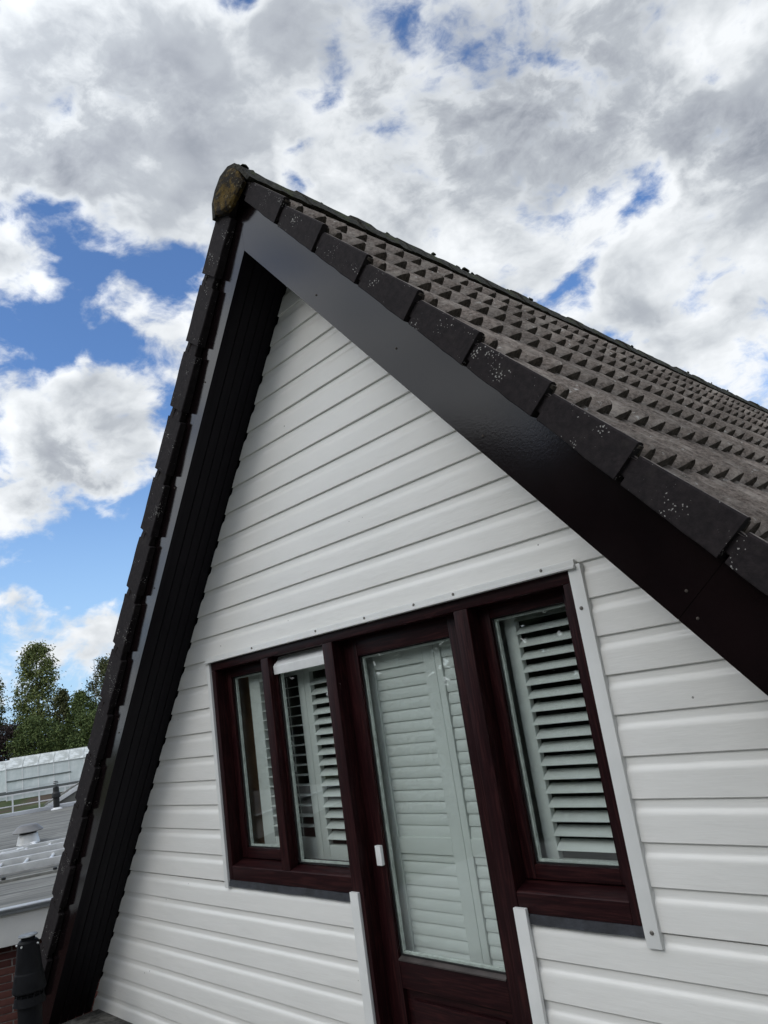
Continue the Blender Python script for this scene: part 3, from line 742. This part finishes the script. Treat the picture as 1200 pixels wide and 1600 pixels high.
for i in range(25):
    o = link('ridge_tile', rmesh[i % 4], roofo); o.location = (random.uniform(-.005, .005), -.372 + .40*i, random.uniform(-.006, .006))
mc = MB(); rng = random.Random(3)
ctr = (.018, 4.42); rings = []
outl = [(-.140, 4.36), (-.135, 4.445), (-.10, 4.495), (-.04, 4.532), (.025, 4.546), (.080, 4.525), (.120, 4.475), (.150, 4.40), (.075, 4.345), (.01, 4.315), (-.055, 4.325)]
for f, y in ((.93, -.350), (.93, -.374), (.80, -.386), (.48, -.389), (.2, -.387)):
    rings.append([(ctr[0] + (x - ctr[0])*f, y + rng.uniform(-.007, .004), ctr[1] + (z - ctr[1])*f + rng.uniform(-.007, .007)) for x, z in outl])
for a, b in zip(rings, rings[1:]): mc.loft(a, b, 0, caps=False)
mc.add(rings[-1], [tuple(range(len(outl)))]); mc.add(rings[0], [tuple(range(len(outl) - 1, -1, -1))])
o = mc.build('ridge_end_cap', LICH, roofo, 60)
# moss cushions on the ridge
mo = MB(); rng = random.Random(11)
for i in range(150):
    y = rng.uniform(-.35, 9) if i > 60 else rng.uniform(-.35, 2.5); x = rng.uniform(-.04, .10); r = rng.uniform(.006, .017)
    zt = 4.556 - abs(x - .025)*.45 + .010
    for k in range(2):
        c = Vector((x + rng.uniform(-.02, .02), y + rng.uniform(-.03, .03), zt - .004)); A = []
        top = c + Vector((0, 0, r*rng.uniform(.5, .9)))
        ring = [c + Vector((math.cos(a)*r*rng.uniform(.7, 1.3), math.sin(a)*r*1.6*rng.uniform(.7, 1.3), -.01)) for a in [2*math.pi*q/7 for q in range(7)]]
        mid = [c + (p - c)*.75 + Vector((0, 0, r*.45)) for p in ring]
        mo.loft(ring, mid, 0, caps=False); mo.add(mid + [top], [(q, (q + 1) % 7, 7) for q in range(7)])
mm = mo.build('moss', simple('ridge_moss', (.028, .033, .014), .95, .5, 30, .6), roofo); mm['kind'] = 'stuff'
# storey below
MB().box((-2.95, .30, -3.2), (3.1, 9.9, -.02)).build('lower_wall', BRICK, house)

# ------------------------------------------------------------------ black flue on the flat roof
FX, FY = -2.63, -.575
fl = empty('flue_pipe', 'black conical flue terminal with a round metal disc beside the left eaves', 'flue', None, (FX, FY, 0))
fl.scale = (.70, .70, 1)
MB().lathe([(.098, 0), (.098, .36), (.0, .36)], 28).build('pipe', BLACKP, fl, 40)
MB().lathe([(.132, .300), (.128, .312), (.118, .345), (.100, .352)], 28).build('skirt', BLACKP, fl, 40)
m_ = MB()
for i in range(14):
    a = 2*math.pi*i/14; m_.tube((.112*math.cos(a), .112*math.sin(a), .338), (.112*math.cos(a), .112*math.sin(a), .385), .007, 6)
m_.build('cowl_ribs', BLACKP, fl)
MB().lathe([(.090, .365), (.134, .372), (.138, .380), (.117, .470), (.114, .475), (.112, .480), (.086, .640), (.072, .652), (.05, .654), (0, .655)], 32).build('cone', BLACKP, fl, 30)
MB().lathe([(.058, .650), (.058, .668), (0, .668)], 20).build('neck', BLACKP, fl, 40)
MB().lathe([(0, .684), (.050, .683), (.078, .680), (.082, .677), (.080, .674), (.05, .672), (0, .671)], 28).build('top_disc', GALV, fl, 40)
for a in (-2.2, -.9, .6):
    s_ = MB().tube((0, 0, 0), (.014, 0, 0), .006, 8).build('bolt', ALU, fl, 40); s_.location = (.090*math.cos(a), .090*math.sin(a), .628); s_.rotation_euler = (0, 0, a)

# ------------------------------------------------------------------ the neighbour's flat-roofed extension (local x along its eaves, y away from us)
TH = R_(25)
NB = Matrix.Translation((-4.75, 0, 0)) @ Matrix.Rotation(-(TH) + math.pi/2, 4, 'Z')
ext = empty('extension', 'low brick extension with a grey flat roof and white fascia seen past the left eaves', 'building', None, (-4.75, 0, 0), math.pi/2 - TH)
EA0, EA1, EB1 = -7.0, 9.0, 11.25
MB().box((EA0, .02, .20), (EA1, .06, .452)).build('fascia', FASC, ext, 40, .004)
MB().box((EA0, -.012, .4525), (EA1, .10, .478)).build('lower_edge_trim', GUT, ext, 40, .004)
m_ = MB(); prof = [(-.03 + .022*math.cos(a), .500 + .018*math.sin(a)) for a in [2*math.pi*i/10 for i in range(10)]]
m_.loft([(EA0, p[0], p[1]) for p in prof], [(EA1, p[0], p[1]) for p in prof]); m_.build('roof_edge_roll', GUT, ext, 50)
MB().box((EA0, -.005, .479), (EA1, EB1, .486)).build('roof_sheet', BIT, ext)
MB().box((EA0, EB1 - .02, .40), (EA1, EB1 + .12, .56)).build('far_upstand', LGREY, ext, 40, .006)
MB().box((EA0, .20, -3.1), (EA1, EB1, .475)).build('core', MORT, ext)
MB().box((EA0, .128, -3.1), (EA1, .199, .198)).build('mortar_bed', MORT, ext)
bl, bh, bp_, cp = .205, .049, .2175, .0592
bme = MB().box((0, 0, 0), (bl, .06, bh)).mesh('brick', BRICK, 40, .003)
joined = MB()
for r_ in range(54):
    z = .143 - cp*r_
    for q in range(int((EA1 - EA0)/bp_)):
        a = EA0 + q*bp_ + (bp_/2 if r_ % 2 else 0) + .03
        if -.95 < a < .75 and -.72 < z:
            o = link('brick', bme, ext); o.location = (a, .1195 + random.uniform(-.0015, .0015), z)
        else: joined.box((a, .1195, z), (a + bl, .15, z + bh))
jb = joined.build('brickwork', BRICK, ext); jb['kind'] = 'stuff'
def nloc(a, b, z): return NB @ Vector((a, b, z))
ZR = .486
# mushroom vent
v = empty('roof_vent', 'grey metal mushroom vent with a hooded cap on the flat roof', 'vent', None, nloc(-.42, 5.12, ZR), math.pi/2 - TH)
MB().lathe([(.0, 0), (.160, 0), (.156, .01), (.130, .125), (.125, .135), (0, .136)], 24).build('body', ALU, v, 40)
MB().lathe([(.115, .13), (.115, .175), (0, .176)], 20).build('throat', BLACKF, v, 40)
MB().lathe([(.0, .160), (.200, .162), (.212, .172), (.140, .245), (.105, .262), (0, .266)], 24).build('cap', ALUD, v, 40)
sp_ = empty('roof_spout', 'small pale pipe stub in front of the mushroom vent', 'pipe', None, nloc(-.27, 4.45, ZR), math.pi/2 - TH)
MB().tube((-.02, .10, .04), (.04, -.30, .03), .032, 10).build('stub', WHITEM, sp_, 40)
MB().tube((-.02, .10, .0), (-.02, .10, .06), .05, 10).build('collar', WHITEM, sp_, 40)
# far flue
v = empty('roof_flue', 'slim black flue with a ribbed cap at the far edge of the flat roof', 'flue', None, nloc(-.50, 11.05, ZR), math.pi/2 - TH)
MB().lathe([(.12, .0), (.11, .012), (.075, .03), (.07, .04)], 18).build('flange', WHITEM, v, 40)
MB().lathe([(.065, .02), (.065, .34), (0, .34)], 18).build('pipe', BLACKF, v, 40)
MB().lathe([(.085, .24), (.092, .26), (.088, .33), (.064, .37), (.060, .46), (0, .46)], 18).build('collar', BLACKF, v, 40)
for k in range(4):
    MB().lathe([(0, .465 + .034*k), (.062 - .004*k, .468 + .034*k), (.055 - .004*k, .485 + .034*k), (0, .487 + .034*k)], 16).build('cap_ring', BLACKF, v, 40)
# ladders lying on the roof
def ladder(name, label, a0, a1, b0, wdt, z, rot=0., rung0=.1, group=None):
    l = empty(name, label, 'ladder', None, nloc(a0, b0, z), math.pi/2 - TH + rot); L = a1 - a0
    for yv in (0, wdt): MB().box((0, yv - .018, 0), (L, yv + .018, .075)).build('rail', ALU, l, 40, .004)
    me = MB().tube((0, .0185, .035), (0, wdt - .0185, .035), .018, 8).mesh('rung', ALU, 40)
    q = rung0
    while q < L:
        o = link('rung', me, l); o.location = (q, 0, 0); q += .28
    return l
l1 = ladder('ladder', 'front aluminium ladder lying flat nearest the white roof edge', -2.6, .75, 2.10, .62, ZR + .03, 0., .20, 'ladders on the flat roof')
for q in (.4, 2.0, 3.1):
    MB().tube((q, .02, -.03), (q, .60, -.03), .012, 8).build('stand_off', ALU, l1, 40)
l2 = ladder('ladder', 'second aluminium ladder lying behind the front one, ending in feet', -2.9, .42, 3.10, .46, ZR + .05, R_(2.), .12, 'ladders on the flat roof')
for yv in (-.02, .48):
    MB().box((3.25, yv - .04, -.045), (3.40, yv + .04, .085)).build('foot', BLACKF, l2, 40, .01)
br = empty('ladder_strut', 'loose diagonal aluminium strut lying behind the ladders', 'strut', None, nloc(-2.4, 2.80, ZR + .06), math.pi/2 - TH + R_(19))
MB().box((0, -.03, 0), (2.15, .03, .05)).build('bar', ALU, br, 40, .004)
MB().box((2.1505, -.05, -.02), (2.22, .05, .06)).build('end_bracket', ALU, br, 40, .004)
rb = empty('roof_batten', 'thin weathered batten with dark fixings lying in front of the ladders', 'batten', None, nloc(-2.4, 1.66, ZR), math.pi/2 - TH)
MB().box((0, -.03, 0), (3.6, .03, .028)).build('bar', simple('grey_batten', (.22, .22, .20), .8, .2, 12), rb, 40, .003)
for q in (1.55, 2.12, 2.62, 3.1):
    MB().lathe([(.022, .028), (.022, .05), (0, .055)], 10).build('fixing', BLACKF, rb, 40).location = (q, 0, 0)
# dead leaves / twigs near the ladder end
mo = MB(); rng = random.Random(5)
for i in range(60):
    c = Vector((rng.gauss(.10, .10), rng.gauss(3.72, .07), ZR + rng.uniform(.01, .07))); a = rng.uniform(0, 6.28); s_ = rng.uniform(.012, .03)
    u_ = Vector((math.cos(a), math.sin(a), rng.uniform(-.4, .4)))*s_; w_ = Vector((-math.sin(a), math.cos(a), rng.uniform(-.4, .4)))*s_*.6
    p_ = [NB @ q for q in (c - u_, c - w_, c + u_, c + w_)]; mo.add(p_, [(0, 1, 2, 3)])
tag(mo.build('dead_leaves', simple('dead_leaf', (.16, .14, .06), .8, .4, 20)), 'scrap of dead leaves by the ladder end', 'leaves', kind='stuff')
# railing beyond the roof
rl = empty('railing', 'white metal railing with square posts along the far roof edge', 'railing', None, nloc(0, EB1 + .55, 0), math.pi/2 - TH)
pme = MB().box((-.016, -.016, .30), (.016, .016, .885)).mesh('post', WHITEM)
for i in range(-5, 3):
    o = link('post', pme, rl); o.location = (-.37 + .545*i, 0, 0)
MB().box((-4, -.015, .655), (1.6, .015, .675)).build('middle_rail', WHITEM, rl); MB().box((-4, -.02, .8855), (1.6, .02, .915)).build('top_rail', WHITEM, rl)
# little pitched roof with a white verge at the right
dm = empty('dormer', 'small grey roof with a white sloping verge board behind the far flue', 'dormer', None, nloc(0, 11.7, 0), math.pi/2 - TH)
MB().box((-.80, .0, .38), (2.4, .9, .545)).build('base_board', WHITEM, dm, 40, .004)
sw = .47; ax, az = .80, .548 + 1.60*.47
MB().prism([(-.62, .03, .546), (2.22, .03, .546), (ax, .03, az - .08)], (0, .8, 0)).build('gable_face', BIT, dm)
MB().prism([(-.80, -.02, .548), (-.58, -.02, .548), (ax, -.02, az - .10), (ax, -.02, az)], (0, .045, 0)).build('verge_board', WHITEM, dm, 40, .003)
MB().prism([(2.40, -.02, .548), (2.18, -.02, .548), (ax + .001, -.02, az - .10), (ax + .001, -.02, az)], (0, .045, 0)).build('verge_board', WHITEM, dm, 40, .003)
for sg in (-1, 1):
    MB().prism([(ax + sg*.002, .03, az + .003), (ax + sg*1.62, .03, .551), (ax + sg*1.62, .03, .581), (ax + sg*.002, .03, az + .033)], (0, .85, 0)).build('roof_slope', BIT, dm)
# ------------------------------------------------------------------ far greenhouse
gh = empty('greenhouse', 'long whitewashed greenhouse with a glazed ridge roof in front of the trees', 'greenhouse', None, nloc(0, 88, 0), math.pi/2 - TH)
GX0, GX1 = -11.65, 14.0
MB().box((GX0, .02, -3), (GX1, 6, .30)).build('body', POLY, gh)
MB().prism([(GX0, -.1, .30), (GX0, 6.2, .30), (GX0, 3.0, 1.40)], (GX1 - GX0, 0, 0)).build('roof_slope', POLYR, gh)
pn = MB().box((0, 0, 0), (1.50, .03, 2.15)).mesh('glass_panel', POLY)
rp = MB().prism([(0, -.12, .31), (1.50, -.12, .31), (1.50, 2.98, 1.40), (0, 2.98, 1.40)], (0, -.012, .035)).mesh('roof_pane', POLYR)
q = GX0
while q < GX1 - 1:
    o = link('glass_panel', pn, gh); o.location = (q + .05, -.02, -1.90)
    o = link('roof_pane', rp, gh); o.location = (q + .05, 0, 0); q += 1.60
pm = MB().box((-.05, -.07, -3), (.05, .01, .30)).mesh('post', WHITEM)
q = GX0
while q < GX1:
    o = link('post', pm, gh); o.location = (q, 0, 0); q += 1.60
MB().box((GX0 - 1, -.25, -2.35), (GX1, .0, -2.10)).build('gutter', simple('dark_gutter', (.10, .11, .11), .6), gh)
MB().box((GX0, -.12, -1.05), (GX0 + 6.6, -.025, -.92)).build('vent_bar', simple('vent_bar_grey', (.12, .14, .14), .6), gh)
MB().box((GX0, -.10, .25), (GX1, .0, .34)).build('eaves_bar', LGREY, gh)
MB().box((GX0, 2.9, 1.38), (GX1, 3.1, 1.46)).build('ridge_bar', WHITEM, gh)
MB().box((GX0 - .08, -.13, -3.0), (GX0 - .005, .1, 1.0)).build('end_post', WHITEM, gh)
g2 = empty('greenhouse', 'lower greenhouse bay cut off by the picture edge, left of the long one', 'greenhouse', None, nloc(0, 90, 0), math.pi/2 - TH)
MB().box((-30, .0, -3), (GX0 - .2, 6, .25)).build('body', POLY, g2)
MB().prism([(-30, -.1, .25), (-30, 6.2, .25), (-30, 3.0, 1.25)], (30 + GX0 - .2, 0, 0)).build('roof_slope', POLYR, g2)
for i in range(8): MB().box((-13.5 - 1.6*i, -.06, -3), (-13.4 - 1.6*i, -.005, .25)).build('post', WHITEM, g2)
tag(MB().box((-30, -.22, -2.35), (GX0 - .2, -.006, -2.1)).build('gutter', bpy.data.materials['dark_gutter'], g2))

# ------------------------------------------------------------------ trees
def leaf_cards(m_, c, n_, sp, size, rng):
    for _ in range(n_):
        p = c + Vector((rng.gauss(0, sp), rng.gauss(0, sp), rng.gauss(0, sp*.8)))
        a = Vector((rng.gauss(0, 1), rng.gauss(0, 1), rng.gauss(0, 1))).normalized(); b = a.orthogonal().normalized(); s_ = size*rng.uniform(.6, 1.3)
        b = (Matrix.Rotation(rng.uniform(0, 6.28), 3, a) @ b)
        cc_ = a.cross(b)
        m_.add([p - b*s_, p - cc_*s_*.55, p + b*s_, p + cc_*s_*.55], [(0, 1, 2, 3)])
def tree(name, label, a, b, h, w, z0c, lm, n_cl, per, size, seed, shape='oval', cat='tree', group='trees beyond the greenhouse'):
    rng = random.Random(seed); base = nloc(a, b, -3)
    t_ = empty(name, label, cat, None, base, 0, group)
    tk = MB(); tk.tube((0, 0, 0), (0, 0, h*.5), .02*h + .05, 8, .012*h); tk.tube((0, 0, h*.5), (rng.uniform(-.3, .3), 0, h*.93), .012*h, 8, .02)
    cr_ = MB(); lumps = []
    for i in range(n_cl):
        q = (i + rng.random())/n_cl; z = z0c + (h - z0c)*q
        if shape == 'oval': rad = w*math.sin(math.pi*min(1, .12 + q*.86))**.75
        elif shape == 'tower': rad = w*(1 - q)**.42*min(1, .45 + q*3)
        else: rad = w*math.sqrt(max(.03, 1 - q*q*.9))
        an = rng.uniform(0, 6.28); r_ = rad*math.sqrt(rng.random())
        c = Vector((math.cos(an)*r_, math.sin(an)*r_, z))
        lumps.append((q, c))
        leaf_cards(cr_, c, int(per*1.7), .17*w*rng.uniform(.6, 1.2)*(1.15 - .4*q), size*.86, rng)
        if i % 3 == 0: tk.tube((0, 0, max(h*.15, z - r_*.8)), c, .004*h*(1.1 - q) + .02, 5, .02)
    tk.build('trunk', BARK, t_); cr_.build('crown', lm, t_)
    return t_
tree('birch_tree', 'tall airy light green tree, highest above the greenhouse', -11.3, 120, 20.6, 4.6, 3.0, LEAF1, 170, 56, .22, 1, 'tower')
tree('birch_tree', 'pale green tree cut off by the left edge of the picture', -18.2, 121, 18.8, 2.9, 4, LEAF1, 90, 60, .21, 2, 'tower')
tree('purple_bush', 'dark purple brown bush low down left of the green trees', -14.6, 112, 8.6, 3.6, .8, LEAF3, 110, 60, .19, 3, 'dome', 'bush')
tree('hornbeam_tree', 'small dark green tree just right of the tall airy one', -7.7, 117, 13.0, 2.1, 2, LEAF4, 90, 60, .20, 4)
tree('hazel_tree', 'dense dark green bush tree in front of the tall airy tree', -10.4, 110, 9.0, 4.2, .8, LEAF2, 140, 60, .19, 5, 'dome')
tree('lime_tree', 'rounded mid green tree below the thin mast', -5.0, 115, 12.2, 2.9, 1.5, LEAF2, 130, 60, .20, 6)
tree('spreading_pine', 'spreading olive green tree emerging behind the dark bargeboard', -1.2, 119, 17.0, 3.6, 3, LEAF4, 140, 60, .20, 7)
tree('hazel_tree', 'dense dark bush tree at the foot of the spreading olive tree', -3.6, 109, 8.6, 3.8, .8, LEAF2, 120, 60, .19, 8, 'dome')
tree('lime_tree', 'rounded green tree mostly hidden behind the left bargeboard', 4.5, 116, 13.0, 4.0, 1.5, LEAF2, 120, 60, .20, 9)
tree('hazel_tree', 'dark bush tree at the left edge behind the purple bush', -19.5, 118, 9.5, 3.6, .8, LEAF2, 110, 60, .19, 10, 'dome')
ms = empty('mast', 'thin pale mast rising above the trees', 'mast', None, nloc(-3.4, 130, -3))
MB().tube((0, 0, 0), (0, 0, 18.4), .09, 6, .05).build('pole', LGREY, ms); MB().box((-.5, -.04, 18.41), (.5, .04, 18.5)).build('aerial', LGREY, ms)
MB().tube((.35, 0, 12), (.35, 0, 17), .05, 6).build('side_aerial', LGREY, ms)
# the belt of trees across the gardens behind the viewer, mirrored in the paint and the panes
tl = MB(); rng = random.Random(21)
for i in range(900):
    hd = rng.uniform(-262, -112); 
    near = min(1, max(0, (-124 - hd)/14))
    dist = 34 - 14*near + rng.uniform(-2, 3)
    top = 1.76 + dist*(math.tan(R_(6.0)) + (math.tan(R_(20.5)) - math.tan(R_(6.0)))*near) + 1.2*math.sin(hd*.5) - .6
    z = -3 + (top + 3)*rng.random()**.8
    c = Vector((CAM.x + dist*math.sin(R_(hd)), CAM.y + dist*math.cos(R_(hd)), z))
    leaf_cards(tl, c, 44, .9, .42, rng)
tag(tl.build('treeline', LEAFD), 'dark belt of garden trees mirrored in the glossy paint', 'trees', kind='stuff')
